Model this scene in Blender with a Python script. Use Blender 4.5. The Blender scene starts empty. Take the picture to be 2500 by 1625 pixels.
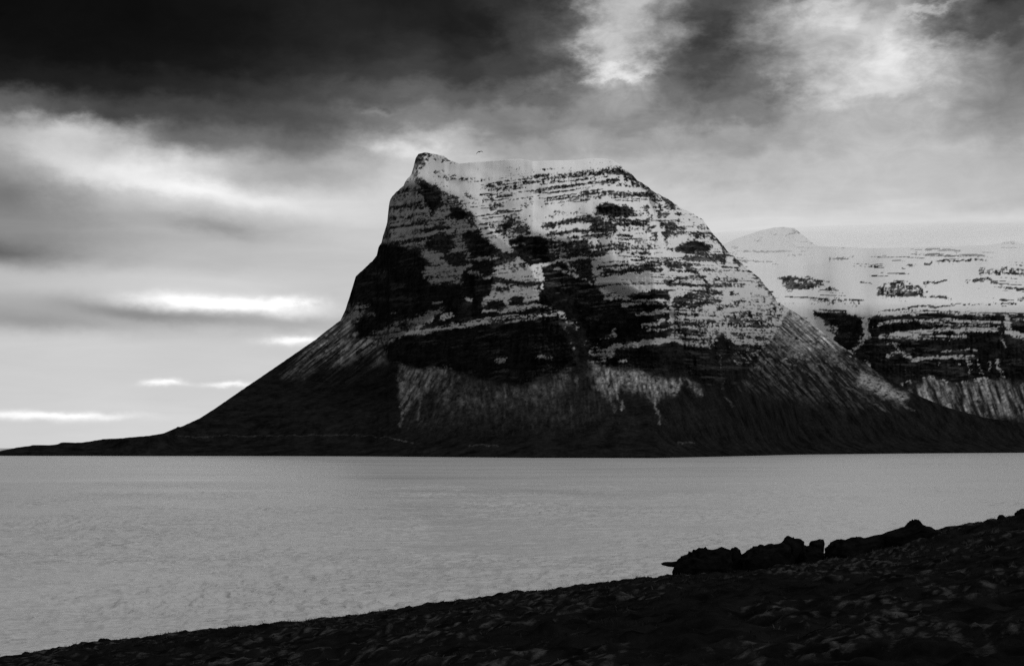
import bpy, bmesh, math, random
import numpy as np
from mathutils import Vector

# ------------------------------------------------------------------ camera, sky, sun, exposure
F = 3472.0            # focal length in photo pixels (2500 wide) = 50 mm on 36 mm
CX, HOR = 1250.0, 1091.0
CAM_Z = 15.0
scn = bpy.context.scene
col = scn.collection

cam_d = bpy.data.cameras.new('camera')
cam_d.lens = 50.0; cam_d.sensor_width = 36.0
cam_d.shift_y = (HOR - 812.5) / 2500.0
cam_d.clip_start = 0.5; cam_d.clip_end = 120000.0
cam = bpy.data.objects.new('camera', cam_d)
cam.location = (0, 0, CAM_Z); cam.rotation_euler = (math.radians(90), 0, 0)
col.objects.link(cam); scn.camera = cam

SUN_EL, SUN_AZ = 42.0, 128.0       # azimuth clockwise from +Y: from the right, a little behind the camera
SUN_STRENGTH = 1.1
SKY_STRENGTH = 0.1
scn.view_settings.view_transform = 'Standard'
scn.view_settings.look = 'None'
scn.view_settings.exposure = 0.0
scn.view_settings.gamma = 1.0
scn.view_settings.use_curve_mapping = False
scn.cycles.max_bounces = 6
scn.cycles.diffuse_bounces = 1
scn.cycles.volume_bounces = 5
scn.cycles.use_denoising = False
scn.cycles.sample_clamp_indirect = 4.0

sd = bpy.data.lights.new('sun', 'SUN'); sd.energy = SUN_STRENGTH; sd.angle = math.radians(12); sd.color = (1, 1, 1)
sun = bpy.data.objects.new('sun', sd)
_el, _az = math.radians(SUN_EL), math.radians(SUN_AZ)
sdir = Vector((math.sin(_az) * math.cos(_el), math.cos(_az) * math.cos(_el), math.sin(_el)))
sun.rotation_euler = (-sdir).to_track_quat('-Z', 'Y').to_euler()
sun.location = (0, 0, 300)
col.objects.link(sun)


def lin(v):
    c = v / 255.0
    return c / 12.92 if c <= 0.04045 else ((c + 0.055) / 1.055) ** 2.4


class NT:
    """small helper for node trees"""
    def __init__(s, tree):
        s.t = tree; s.n = tree.nodes; s.l = tree.links

    def new(s, typ, **kw):
        nd = s.n.new(typ)
        for k, v in kw.items():
            setattr(nd, k, v)
        return nd

    def put(s, nd, i, v):
        if hasattr(v, 'links') or isinstance(v, bpy.types.NodeSocket):
            s.l.new(v, nd.inputs[i])
        else:
            nd.inputs[i].default_value = v

    def math(s, op, a, b=0.0, c=None, clamp=False):
        nd = s.new('ShaderNodeMath', operation=op); nd.use_clamp = clamp
        s.put(nd, 0, a); s.put(nd, 1, b)
        if c is not None: s.put(nd, 2, c)
        return nd.outputs[0]

    def vmath(s, op, a, b=None):
        nd = s.new('ShaderNodeVectorMath', operation=op)
        s.put(nd, 0, a)
        if b is not None: s.put(nd, 1, b)
        return nd.outputs['Value'] if op in ('LENGTH', 'DOT_PRODUCT') else nd.outputs['Vector']

    def noise(s, vec, scale, detail=4.0, rough=0.5, dist=0.0):
        nd = s.new('ShaderNodeTexNoise'); nd.noise_dimensions = '3D'
        if vec is not None: s.l.new(vec, nd.inputs['Vector'])
        nd.inputs['Scale'].default_value = scale; nd.inputs['Detail'].default_value = detail
        nd.inputs['Roughness'].default_value = rough; nd.inputs['Distortion'].default_value = dist
        return nd

    def ramp(s, fac, stops, interp='LINEAR'):
        nd = s.new('ShaderNodeValToRGB'); cr = nd.color_ramp; cr.interpolation = interp
        while len(cr.elements) > 1: cr.elements.remove(cr.elements[-1])
        cr.elements[0].position = stops[0][0]; cr.elements[0].color = (stops[0][1],) * 3 + (1,)
        for p, v in stops[1:]:
            e = cr.elements.new(p); e.color = (v, v, v, 1)
        s.l.new(fac, nd.inputs[0])
        return nd.outputs[0]

    def mapr(s, v, a, b, c, d, smooth=False):
        nd = s.new('ShaderNodeMapRange'); nd.clamp = True
        if smooth: nd.interpolation_type = 'SMOOTHSTEP'
        s.put(nd, 0, v); s.put(nd, 1, a); s.put(nd, 2, b); s.put(nd, 3, c); s.put(nd, 4, d)
        return nd.outputs[0]

    def comb(s, x, y, z):
        nd = s.new('ShaderNodeCombineXYZ'); s.put(nd, 0, x); s.put(nd, 1, y); s.put(nd, 2, z)
        return nd.outputs[0]

    def mixf(s, f, a, b):
        nd = s.new('ShaderNodeMix', data_type='FLOAT'); s.put(nd, 0, f); s.put(nd, 2, a); s.put(nd, 3, b)
        return nd.outputs[0]


def azel(u, v):
    a, b = (u - CX) / F, (HOR - v) / F
    return math.atan(a), math.atan2(b, math.sqrt(1 + a * a))


def build_world():
    w = bpy.data.worlds.new('World'); scn.world = w; w.use_nodes = True
    T = NT(w.node_tree); T.n.clear()
    geo = T.new('ShaderNodeTexCoord').outputs['Generated']
    sep = T.new('ShaderNodeSeparateXYZ'); T.l.new(geo, sep.inputs[0])
    x, y, z = sep.outputs
    az0 = T.math('ARCTAN2', x, y)
    el0 = T.math('ARCSINE', z)
    ang = T.comb(az0, T.math('MULTIPLY', el0, 1.7), 0.0)
    # cloud edges are torn by turbulence
    w1 = T.noise(ang, 9.0, 8.0, 0.68)
    w2 = T.noise(T.vmath('ADD', ang, (7.3, 2.1, 4.4)), 9.0, 7.0, 0.62)
    az = T.math('ADD', az0, T.math('MULTIPLY', T.math('SUBTRACT', w1.outputs[0], 0.5), 0.085))
    calm = T.mapr(T.math('SUBTRACT', az0, T.math('MULTIPLY', el0, 0.6)), -0.26, -0.08, 0.5, 1.0, True)   # the deck on the left is smoother
    el = T.math('ADD', el0, T.math('MULTIPLY', T.math('SUBTRACT', w2.outputs[0], 0.5), T.math('MULTIPLY', calm, 0.030)))
    w3 = T.noise(T.vmath('ADD', ang, (1.3, 5.1, 9.4)), 34.0, 6.0, 0.6)
    hi = T.math('MULTIPLY', calm, T.mapr(el0, 0.13, 0.24, 0.25, 1.0))
    az = T.math('ADD', az, T.math('MULTIPLY', T.math('SUBTRACT', w3.outputs[0], 0.5), T.math('MULTIPLY', hi, 0.075)))
    sc3 = T.new('ShaderNodeSeparateColor'); T.l.new(w3.outputs[1], sc3.inputs[0])
    el = T.math('ADD', el, T.math('MULTIPLY', T.math('SUBTRACT', sc3.outputs[1], 0.5), T.math('MULTIPLY', hi, 0.050)))
    us = [0, 200, 400, 600, 800, 1000, 1200, 1400, 1500, 1600, 1700, 1800, 1900, 2000, 2150, 2300, 2500]
    rows = [
        (-30, [13, 13, 15, 24, 30, 26, 40, 70, 140, 110, 90, 90, 95, 110, 130, 100, 40]),
        (60, [13, 13, 15, 20, 34, 34, 46, 100, 178, 150, 88, 85, 140, 185, 165, 120, 55]),
        (120, [14, 14, 16, 22, 36, 48, 55, 110, 190, 145, 76, 80, 140, 178, 190, 115, 75]),
        (180, [18, 17, 20, 29, 48, 62, 62, 105, 205, 120, 80, 88, 125, 172, 215, 165, 100]),
        (240, [28, 32, 36, 48, 70, 95, 90, 115, 150, 120, 103, 103, 115, 178, 195, 160, 120]),
        (300, [95, 72, 66, 70, 88, 125, 125, 136, 138, 133, 128, 120, 130, 165, 172, 150, 130]),
        (360, [165, 198, 118, 112, 118, 185, 160, 158, 160, 160, 158, 155, 155, 170, 180, 165, 148]),
        (430, [158, 192, 215, 178, 165, 200, 190, 185, 185, 182, 180, 178, 180, 186, 190, 185, 175]),
        (500, [130, 165, 192, 205, 210, 205, 205, 200, 200, 200, 200, 198, 197, 196, 195, 190, 185]),
        (570, [142, 150, 174, 176, 192, 200, 205, 205, 205, 206, 208, 210, 210, 210, 210, 206, 204]),
        (645, [118, 150, 178, 185, 192, 196, 205, 208, 208, 208, 210, 212, 212, 212, 212, 210, 208]),
        (700, [188, 196, 200, 205, 198, 200, 205, 208, 208, 208, 210, 212, 212, 212, 212, 210, 208]),
        (775, [166, 168, 172, 178, 186, 195, 200, 204, 205, 206, 207, 208, 209, 210, 210, 208, 206]),
        (850, [200, 203, 200, 200, 204, 205, 206, 206, 206, 206, 207, 208, 209, 210, 210, 208, 206]),
        (1091, [204, 206, 208, 208, 208, 207, 206, 206, 206, 206, 207, 208, 208, 208, 208, 207, 206]),
    ]
    A = 0.62
    azn = T.math('ADD', T.math('MULTIPLY', az, 0.5 / A), 0.5)
    val = None
    prev = None
    for v, vals in reversed(rows):
        m = lin(sum(vals) / len(vals)) * 0.5 + lin(150) * 0.5
        m0 = lin(vals[0])
        st = [(0.02, m), (0.15, m0)] + [((azel(u, v)[0]) * 0.5 / A + 0.5, lin(q)) for u, q in zip(us, vals)] + [(0.98, m)]
        r = T.ramp(azn, st, 'CARDINAL')
        e = azel(1250, v)[1]
        if val is None:
            val = r
        else:
            val = T.mixf(T.mapr(el, prev, e, 0, 1, True), val, r)
        prev = e
    # the deck carries on overhead as broken cloud
    pl = T.vmath('DIVIDE', geo, T.comb(T.math('ADD', z, 0.12), T.math('ADD', z, 0.12), T.math('ADD', z, 0.12)))
    over = T.noise(pl, 1.3, 7.0, 0.58)
    ov = T.mapr(over.outputs[0], 0.32, 0.68, 0.20, 0.80)
    val = T.mixf(T.mapr(el0, prev, prev + 0.30, 0, 1, True), val, ov)
    # cloud texture: torn in perspective high up, streaked low down
    st = T.noise(T.comb(T.math('MULTIPLY', az0, 9.0), T.math('MULTIPLY', el0, 60.0), 0.0), 1.0, 6.0, 0.55, 0.6)
    cl = T.noise(T.comb(T.math('MULTIPLY', az0, 26.0), T.math('MULTIPLY', el0, 44.0), 3.0), 1.0, 8.0, 0.62, 0.8)
    tex = T.mixf(T.mapr(el0, 0.12, 0.24, 0, 1, True), st.outputs[0], cl.outputs[0])
    amp = T.math('MULTIPLY', T.mapr(el0, 0.10, 0.28, 0.26, 1.0), T.mapr(calm, 0.5, 1.0, 0.7, 1.0))
    val = T.math('MULTIPLY', val, T.math('ADD', 1.0, T.math('MULTIPLY', T.math('SUBTRACT', tex, 0.5), amp)))
    # gaps where the bright sky behind shows: (u, v, half width, half height, tilt, gain)
    gaps = [(480, 738, 150, 17, -0.03, 0.30), (590, 748, 150, 20, -0.06, 0.55), (700, 738, 40, 12, 0.15, 0.3), (715, 829, 60, 10, 0.0, 0.45), (390, 936, 40, 7, 0, 0.40),
            (575, 941, 70, 6, 0, 0.35), (60, 1018, 110, 8, -0.03, 0.25), (190, 1014, 140, 7, -0.02, 0.36), (430, 455, 150, 26, -0.16, 0.28), (160, 395, 170, 34, -0.32, 0.12), (640, 490, 170, 20, -0.16, 0.12),
            (980, 372, 90, 16, -0.05, 0.22), (1530, 185, 85, 18, -0.05, 0.12), (1500, 120, 85, 60, 0.0, 0.03), (1535, 15, 70, 22, 0, 0.10),
            (2145, 205, 120, 48, 0.25, 0.10), (2090, 250, 90, 26, 0, 0.10), (2060, 40, 70, 18, 0.1, 0.12), (2290, 18, 90, 14, 0.2, 0.24), (910, 272, 40, 9, 0.0, 0.08),
            (330, 765, 150, 18, -0.10, -0.12), (620, 785, 240, 16, -0.02, -0.10), (100, 790, 190, 20, -0.05, -0.13), (60, 640, 170, 26, -0.12, -0.07), (500, 552, 110, 18, -0.16, -0.12),
            (40, 490, 110, 44, 0, -0.06), (1545, 207, 50, 8, 0, -0.12), (1480, 150, 40, 10, 0, -0.10)]
    angw = T.comb(az, el, 0.0)
    for (u, v, hw, hh, tilt, g) in gaps:
        a, e = azel(u, v)
        d = T.vmath('SUBTRACT', angw, (a, e, 0.0))
        ct, sn = math.cos(tilt), math.sin(tilt)
        px = T.vmath('DOT_PRODUCT', d, (ct / (hw / F), sn / (hw / F), 0))
        py = T.vmath('DOT_PRODUCT', d, (-sn / (hh / F), ct / (hh / F), 0))
        r2 = T.math('ADD', T.math('MULTIPLY', px, px), T.math('MULTIPLY', py, py))
        gg = T.math('POWER', 2.718, T.math('MULTIPLY', r2, -1.0))
        val = T.math('MULTIPLY_ADD', gg, g, val)
    val = T.math('MAXIMUM', val, 0.002)
    val = T.math('MINIMUM', val, 1.05)
    # below the horizon: dull sea-grey
    val = T.mixf(T.mapr(el0, -0.02, -0.004, 0, 1), 0.2, val)
    sky = T.new('ShaderNodeTexSky', sky_type='NISHITA')
    sky.sun_disc = False; sky.sun_elevation = math.radians(SUN_EL); sky.sun_rotation = math.radians(SUN_AZ)
    bw = T.new('ShaderNodeRGBToBW'); T.l.new(sky.outputs[0], bw.inputs[0])
    # thick cloud over a thin trace of clear sky
    tot = T.math('ADD', T.math('MULTIPLY', val, 1.04 / SKY_STRENGTH), T.math('MULTIPLY', bw.outputs[0], 0.001))
    bg = T.new('ShaderNodeBackground'); T.l.new(tot, bg.inputs[0]); bg.inputs[1].default_value = SKY_STRENGTH
    out = T.new('ShaderNodeOutputWorld'); T.l.new(bg.outputs[0], out.inputs[0])
    w.cycles.sampling_method = 'MANUAL'; w.cycles.sample_map_resolution = 512


build_world()

# ------------------------------------------------------------------ numpy tools
rng = np.random.RandomState(11)
TAB = rng.rand(16, 256, 256)


def vn(x, y, seed=0):
    t = TAB[seed % 16]
    xi = np.floor(x).astype(np.int64); yi = np.floor(y).astype(np.int64)
    fx = x - xi; fy = y - yi
    fx = fx * fx * (3 - 2 * fx); fy = fy * fy * (3 - 2 * fy)
    xi &= 255; yi &= 255; x1 = (xi + 1) & 255; y1 = (yi + 1) & 255
    return (t[yi, xi] * (1 - fx) + t[yi, x1] * fx) * (1 - fy) + (t[y1, xi] * (1 - fx) + t[y1, x1] * fx) * fy


def fbm(x, y, seed=0, octv=4, gain=0.5):
    s = 0; a = 1.0; tot = 0
    for o in range(octv):
        s = s + a * vn(x * 2 ** o + 17.3 * o, y * 2 ** o + 9.1 * o, seed + o); tot += a; a *= gain
    return s / tot


def sstep(a, b, x):
    t = np.clip((x - a) / (b - a), 0, 1)
    return t * t * (3 - 2 * t)


def blur(a, r, axis):
    """box blur twice"""
    r = int(r)
    if r < 1: return a
    for _ in range(2):
        pad = [(0, 0), (0, 0)]; pad[axis] = (r + 1, r)
        p = np.pad(a, pad, mode='edge'); c = np.cumsum(p, axis=axis)
        n = a.shape[axis]
        if axis == 0: a = (c[2 * r + 1:2 * r + 1 + n] - c[:n]) / (2 * r + 1)
        else: a = (c[:, 2 * r + 1:2 * r + 1 + n] - c[:, :n]) / (2 * r + 1)
    return a


def seg_dist(px, py, pts, closed):
    d = np.full(px.shape, 1e9)
    n = len(pts)
    for i in range(n if closed else n - 1):
        x0, y0 = pts[i]; x1, y1 = pts[(i + 1) % n]
        dx, dy = x1 - x0, y1 - y0
        t = np.clip(((px - x0) * dx + (py - y0) * dy) / (dx * dx + dy * dy + 1e-9), 0, 1)
        d = np.minimum(d, (px - x0 - t * dx) ** 2 + (py - y0 - t * dy) ** 2)
    return np.sqrt(d)


def inside(px, py, pts):
    r = np.zeros(px.shape, bool)
    n = len(pts)
    for i in range(n):
        x0, y0 = pts[i]; x1, y1 = pts[(i + 1) % n]
        if y0 == y1: continue
        c = ((y0 > py) != (y1 > py)) & (px < (x1 - x0) * (py - y0) / (y1 - y0) + x0)
        r ^= c
    return r


class Cover:
    """snow cover over the face of a mountain, laid down patch by patch"""
    def __init__(s, U, V, base):
        s.U, s.V = U, V
        s.C = np.full(U.shape, base, float)

    def _win(s, pts, m):
        xs = [p[0] for p in pts]; ys = [p[1] for p in pts]
        return (s.U > min(xs) - m) & (s.U < max(xs) + m) & (s.V > min(ys) - m) & (s.V < max(ys) + m)

    def poly(s, val, pts, soft=4.0, k=1.0):
        soft = soft * 1.25
        w = s._win(pts, soft * 2)
        px, py = s.U[w], s.V[w]
        d = seg_dist(px, py, pts, True); ins = inside(px, py, pts)
        d = np.where(ins, d, -d)
        m = sstep(-soft, soft, d) * k
        s.C[w] = s.C[w] * (1 - m) + val * m

    def line(s, val, pts, th, k=1.0):
        if val > 0.4: th = th * 1.15
        w = s._win(pts, th * 1.5)
        px, py = s.U[w], s.V[w]
        d = seg_dist(px, py, pts, False)
        m = (1 - sstep(th * (0.35 if val > 0.4 else 0.10), th * 1.0, d)) * k
        s.C[w] = s.C[w] * (1 - m) + val * m


def mesh_from(name, P, quads, mat, attrs=None, smooth=True):
    me = bpy.data.meshes.new(name)
    me.vertices.add(len(P)); me.vertices.foreach_set('co', np.asarray(P, np.float32).ravel())
    nq = len(quads)
    me.loops.add(nq * 4); me.polygons.add(nq)
    me.polygons.foreach_set('loop_start', np.arange(0, nq * 4, 4, dtype=np.int32))
    me.loops.foreach_set('vertex_index', np.asarray(quads, np.int32).ravel())
    me.update(calc_edges=True); me.validate()
    if attrs:
        for k, v in attrs.items():
            a = me.attributes.new(k, 'FLOAT', 'POINT'); a.data.foreach_set('value', np.asarray(v, np.float32).ravel())
    if smooth: me.polygons.foreach_set('use_smooth', np.ones(nq, bool))
    me.materials.append(mat)
    ob = bpy.data.objects.new(name, me); col.objects.link(ob)
    return ob


def grid_quads(nr, nc, base=0):
    i = np.arange(nr * nc).reshape(nr, nc) + base
    return np.stack([i[:-1, :-1], i[:-1, 1:], i[1:, 1:], i[1:, :-1]], -1).reshape(-1, 4)


def interp(pts, u):
    xs, ys = zip(*pts)
    return np.interp(u, xs, ys)


# ------------------------------------------------------------------ materials
def new_mat(name):
    m = bpy.data.materials.new(name); m.use_nodes = True
    T = NT(m.node_tree); T.n.clear()
    b = T.new('ShaderNodeBsdfPrincipled'); o = T.new('ShaderNodeOutputMaterial')
    T.l.new(b.outputs[0], o.inputs[0])
    return m, T, b


def grey(T, v):
    nd = T.new('ShaderNodeCombineColor')
    for i in range(3): T.put(nd, i, v)
    return nd.outputs[0]


def mountain_material(name, rock=0.0045, snow=0.78, scale=1.0):
    m, T, b = new_mat(name)
    at = T.new('ShaderNodeAttribute'); at.attribute_name = 'snow'
    pos = T.new('ShaderNodeNewGeometry').outputs['Position']
    sc = T.vmath('MULTIPLY', pos, (0.10 * scale, 0.10 * scale, 0.30 * scale))
    n1 = T.noise(sc, 1.0, 5.0, 0.6)
    n2 = T.noise(pos, 0.35 * scale, 4.0, 0.65)
    f = T.math('ADD', at.outputs['Fac'], T.math('MULTIPLY', T.math('SUBTRACT', n2.outputs[0], 0.5), T.math('MULTIPLY', T.math('POWER', T.math('MAXIMUM', at.outputs['Fac'], 0.0001), 0.5), 0.42)))
    f = T.mapr(f, 0.0, 0.95, 0, 1)
    n3 = T.noise(T.vmath('MULTIPLY', pos, (0.03, 0.03, 0.022)), 1.0, 6.0, 0.65)
    rk = T.math('MULTIPLY', T.mapr(n1.outputs[0], 0.3, 0.75, rock * 0.6, rock * 1.7), T.mapr(n3.outputs[0], 0.35, 0.68, 0.6, 2.6))
    sn = T.mapr(n1.outputs[0], 0.3, 0.7, snow * 0.94, snow)
    T.l.new(grey(T, T.mixf(f, rk, sn)), b.inputs['Base Color'])
    b.inputs['Roughness'].default_value = 0.9
    b.inputs['Specular IOR Level'].default_value = 0.0
    bp = T.new('ShaderNodeBump'); bp.inputs['Strength'].default_value = 0.5; bp.inputs['Distance'].default_value = 0.6
    T.l.new(n2.outputs[0], bp.inputs['Height']); T.l.new(bp.outputs[0], b.inputs['Normal'])
    return m


# ------------------------------------------------------------------ mountain builder
def relief(name, mat, us, rows, vtop, vbot, ybase, layers, slope, base=0.05, jag=1.0, strata=1.0, seed=0, thin_and_shade=False, macro=None, back=((40, 2), (200, 30), (520, 130), (1000, 420))):
    """A mountain side as a continuous terrain sheet. Every column climbs from its foot on the shore; how fast it
    recedes follows the slope (cliff or scree), so ledges, walls and aprons have their real depth. Behind the crest the
    ground goes on and falls away on the far side."""
    nc = len(us)
    top = vtop(us); bot = vbot(us)
    top = top + jag * (fbm(us / 7.0, us * 0 + 3.3, seed, 3, 0.6) - 0.5) * 5 * (0.25 + 0.75 * sstep(790, 850, us) * sstep(1030, 1010, us) + 0.75 * sstep(1530, 1560, us) * sstep(1920, 1890, us))
    t = np.linspace(0, 1, rows)[:, None]
    V = bot[None] + (top - bot)[None] * t
    U = np.broadcast_to(us[None], V.shape).copy()
    # irregular edges
    wu = U + (fbm(U / 22, V / 14, seed + 1, 5, 0.72) - 0.5) * 26
    wv = V + (fbm(U / 26, V / 16, seed + 5, 5, 0.72) - 0.5) * 16
    cov = Cover(wu, wv, base)
    T = layers(cov, U, V)
    C = cov.C
    # beds of lava: strata coordinate
    tq = V + 0.13 * np.minimum(U - 1500, 0) - 0.03 * np.maximum(U - 1500, 0) + 14 * (fbm(U / 260, V / 400, seed + 2, 2) - 0.5)
    S = 0.6 * fbm(U / 130, tq / 6.5, seed + 3, 3, 0.55) + 0.4 * fbm(U / 42, tq / 4.0, seed + 4, 3, 0.6)
    G = 0.45 * fbm(U / 8.0, V / 5.0, seed + 6, 3, 0.65) + 0.55 * fbm(U / 3.4, V / 3.0, seed + 7, 2, 0.6)
    J = fbm(U / 4.2, V / 13.0, seed + 12, 3, 0.6)          # joints running down through each bed
    G = (G - 0.5) * 1.5 + 0.5
    mid = np.clip(4 * C * (1 - C), 0, 1)
    steep = 1 - T
    X = C + strata * steep * (S - 0.5) * (0.35 + 1.35 * mid) + (G - 0.5) * (0.45 + 0.75 * mid) * (1 - 0.55 * T)
    X = X + steep * (J - 0.5) * 0.75 * mid
    S2 = fbm(U / 85, tq / 3.6, seed + 9, 3, 0.6)
    patch = fbm(U / 120, V / 60, seed + 11, 3)
    X = X - strata * steep * sstep(0.58, 0.66, S2) * (0.15 + 1.1 * sstep(0.35, 0.65, patch)) * sstep(0.3, 0.7, C) * 0.55 * sstep(395, 470, V)
    S3 = fbm(U / 42, tq / 4.6, seed + 15, 3, 0.6)
    lo = 0.20 + 0.10 * np.clip(C, 0, 1); hi = 0.82 - 0.22 * np.clip(C, 0, 1)
    hard = np.clip((X - lo) / (hi - lo), 0, 1); hard = hard * hard * (3 - 2 * hard)
    hard = np.maximum(hard, steep * np.clip(fbm(U / 30, tq / 11, seed + 13, 4, 0.65) - 0.50, 0, 1) * (0.10 + 0.5 * sstep(0, 0.15, C)))
    soft = np.clip(C + (G - 0.5) * 0.5 * np.sqrt(np.clip(C, 0, 1)) + (S - .5) * 0.2 * mid, 0, 1)
    soft = np.clip(C, 0, 1) ** 1.6 * (1 + (G - 0.5) * 2.0 + (fbm(U / 11, V / 7, seed + 14, 3) - 0.5) * 1.6) + 0.002 * G
    soft = np.clip(soft, 0, 1)
    hard = np.maximum(hard, steep * sstep(0.57, 0.72, S3) * (0.25 + 0.75 * G) * sstep(0.42, 0.62, fbm(U / 55, V / 38, seed + 2, 3)) * 0.16)
    hard = np.maximum(hard, steep * (0.03 + 0.30 * np.clip(G - 0.35, 0, 1) ** 1.5) * sstep(800, 640, V) * sstep(0.02, 0.06, C))
    thin = 1.0 if name != 'mountain_ridge' else np.interp(V, [600, 735, 775, 900], [1, .95, .55, .40])
    if thin_and_shade:
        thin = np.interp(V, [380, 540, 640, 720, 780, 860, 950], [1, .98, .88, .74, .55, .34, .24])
        # steep west buttress: thinner snow, darkened further as painted shade to give it form
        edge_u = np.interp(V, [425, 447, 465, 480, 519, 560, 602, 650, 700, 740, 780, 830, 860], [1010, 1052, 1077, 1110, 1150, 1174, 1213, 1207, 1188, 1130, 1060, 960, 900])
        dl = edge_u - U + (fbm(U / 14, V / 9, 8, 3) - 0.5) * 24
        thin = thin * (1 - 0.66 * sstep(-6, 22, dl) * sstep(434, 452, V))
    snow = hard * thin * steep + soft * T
    # slope: walls against scree and snow ramps
    K = np.clip(1 - C, 0, 1) * steep
    K = blur(blur(K, 4, 1), 2, 0)
    s = slope(K, U, V)
    b = (HOR - V) / F
    db = np.diff(b, axis=0)
    sm = 0.5 * (s[1:] + s[:-1]); bm = 0.5 * (b[1:] + b[:-1])
    g = db / np.maximum(sm - bm, 0.06)
    L = np.vstack([np.zeros((1, nc)), np.cumsum(g, axis=0)])
    Lb = blur(L, max(2, int(28 / (us[1] - us[0]))), 1)
    L = 0.75 * Lb + 0.25 * blur(L, 3, 1)
    Y = ybase(us)[None] * np.exp(L)
    if macro is not None: Y = Y + macro(U, V) * sstep(0.02, 0.12, t)
    # broken rock: beds stand proud, joints run down
    rough = (1 - snow) * steep
    edge = sstep(0, 0.06, t) * np.ones_like(V)
    Y = Y + edge * rough * (-(S - 0.5) * (6 + 14 * mid) - (G - 0.5) * 9 - (fbm(U / 5.0, V / 40, seed + 8, 2) - 0.5) * 10)
    Y = Y + edge * T * ((fbm(U / 20 + V / 60, V / 50, seed + 9, 4, 0.6) - 0.5) * 6)
    Y = Y + edge * (fbm(U / 90, V / 70, seed + 10, 3) - 0.5) * 22 * sstep(0.0, 0.4, t)
    Xw = (U - CX) / F * Y
    Zw = CAM_Z + b * Y
    P = np.stack([Xw, Y, Zw], -1).reshape(-1, 3)
    q = [grid_quads(rows, nc)]
    A = [snow.ravel()]
    lastrow = np.arange((rows - 1) * nc, rows * nc)
    tp = P[lastrow]
    n0 = len(P); prev = lastrow
    Ps = [P]
    for k, (dy, dz) in enumerate(back):
        r = tp.copy()
        frac = dz / back[-1][1]
        r[:, 1] += dy
        r[:, 2] = np.where(k == len(back) - 1, -5.0, tp[:, 2] - (tp[:, 2] + 5) * min(1, frac))
        ids = np.arange(n0, n0 + nc); n0 += nc
        Ps.append(r); A.append(snow[-1] * 0.9)
        q.append(np.stack([prev[:-1], prev[1:], ids[1:], ids[:-1]], -1)); prev = ids
    # foot carried under water
    r = P[:nc].copy(); r[:, 1] -= 60; r[:, 2] = -8
    ids = np.arange(n0, n0 + nc); n0 += nc
    Ps.append(r); A.append(np.zeros(nc)); q.append(np.stack([ids[:-1], ids[1:], np.arange(1, nc), np.arange(nc - 1)], -1))
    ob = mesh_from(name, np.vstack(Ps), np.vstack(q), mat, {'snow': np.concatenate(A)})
    ob['kind'] = 'structure'; ob['crest_depth'] = float(np.median(Y[-1]))
    return ob


# ---- the great headland
TOP = [(-300, 1111), (-60, 1105), (0, 1100), (10, 1098), (40, 1092), (72, 1088), (78, 1086), (100, 1085.5), (106, 1087.5), (140, 1084), (148, 1080), (155, 1079.5), (162, 1081), (205, 1079), (255, 1071), (300, 1069), (330, 1066),
       (365, 1063), (400, 1057), (430, 1044), (434, 1041), (440, 1042), (487, 1021), (520, 1000), (600, 945), (700, 877), (770, 829), (800, 805), (831, 782), (845, 752), (850, 735),
       (860, 702), (868, 676), (880, 664), (905, 641), (920, 622), (924, 602), (932, 592), (935, 576), (945, 546), (949, 505), (952, 487), (965, 471), (985, 453), (989, 444),
       (1004, 426), (1010, 406), (1015, 386), (1022, 376), (1038, 372), (1060, 376), (1085, 381), (1095, 390), (1122, 399), (1165, 395), (1210, 392), (1240, 388.5), (1268, 388),
       (1300, 393), (1400, 391), (1440, 386.5), (1472, 387), (1495, 390), (1510, 400), (1535, 417), (1556, 440), (1580, 455), (1596, 469), (1630, 486), (1660, 505), (1690, 520),
       (1715, 535), (1730, 555), (1745, 575), (1762, 595), (1775, 612), (1790, 622), (1810, 640), (1820, 652), (1836, 664), (1855, 680), (1875, 705), (1890, 722), (1897, 736),
       (1940, 762), (1990, 797), (2030, 826), (2069, 855), (2110, 886), (2150, 913), (2221, 956), (2300, 990), (2400, 1018), (2500, 1033), (2650, 1048), (2900, 1072)]
BOT = [(-300, 1112), (0, 1112), (600, 1112.5), (900, 1113.5), (1300, 1117), (1600, 1117.5), (1800, 1113), (1950, 1109), (2200, 1106.5), (2500, 1104.5), (2900, 1102)]
TALUS = [(-300, 0), (770, 0), (781, 790), (850, 770), (885, 822), (930, 838), (950, 884), (1033, 900), (1100, 900), (1141, 920), (1265, 938), (1312, 928), (1387, 898), (1425, 880), (1481, 896), (1546, 897),
         (1600, 918), (1675, 918), (1740, 945), (1790, 950), (1830, 900), (1870, 850), (1960, 700), (2000, 0), (2900, 0)]


def streaks(U, V, ang, wid, ln, seed):
    """noise drawn out along the fall line; ang = slope of the line in the face (du per dv)"""
    return fbm((U - ang * V) / wid, V / ln, seed, 3, 0.55)


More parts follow.
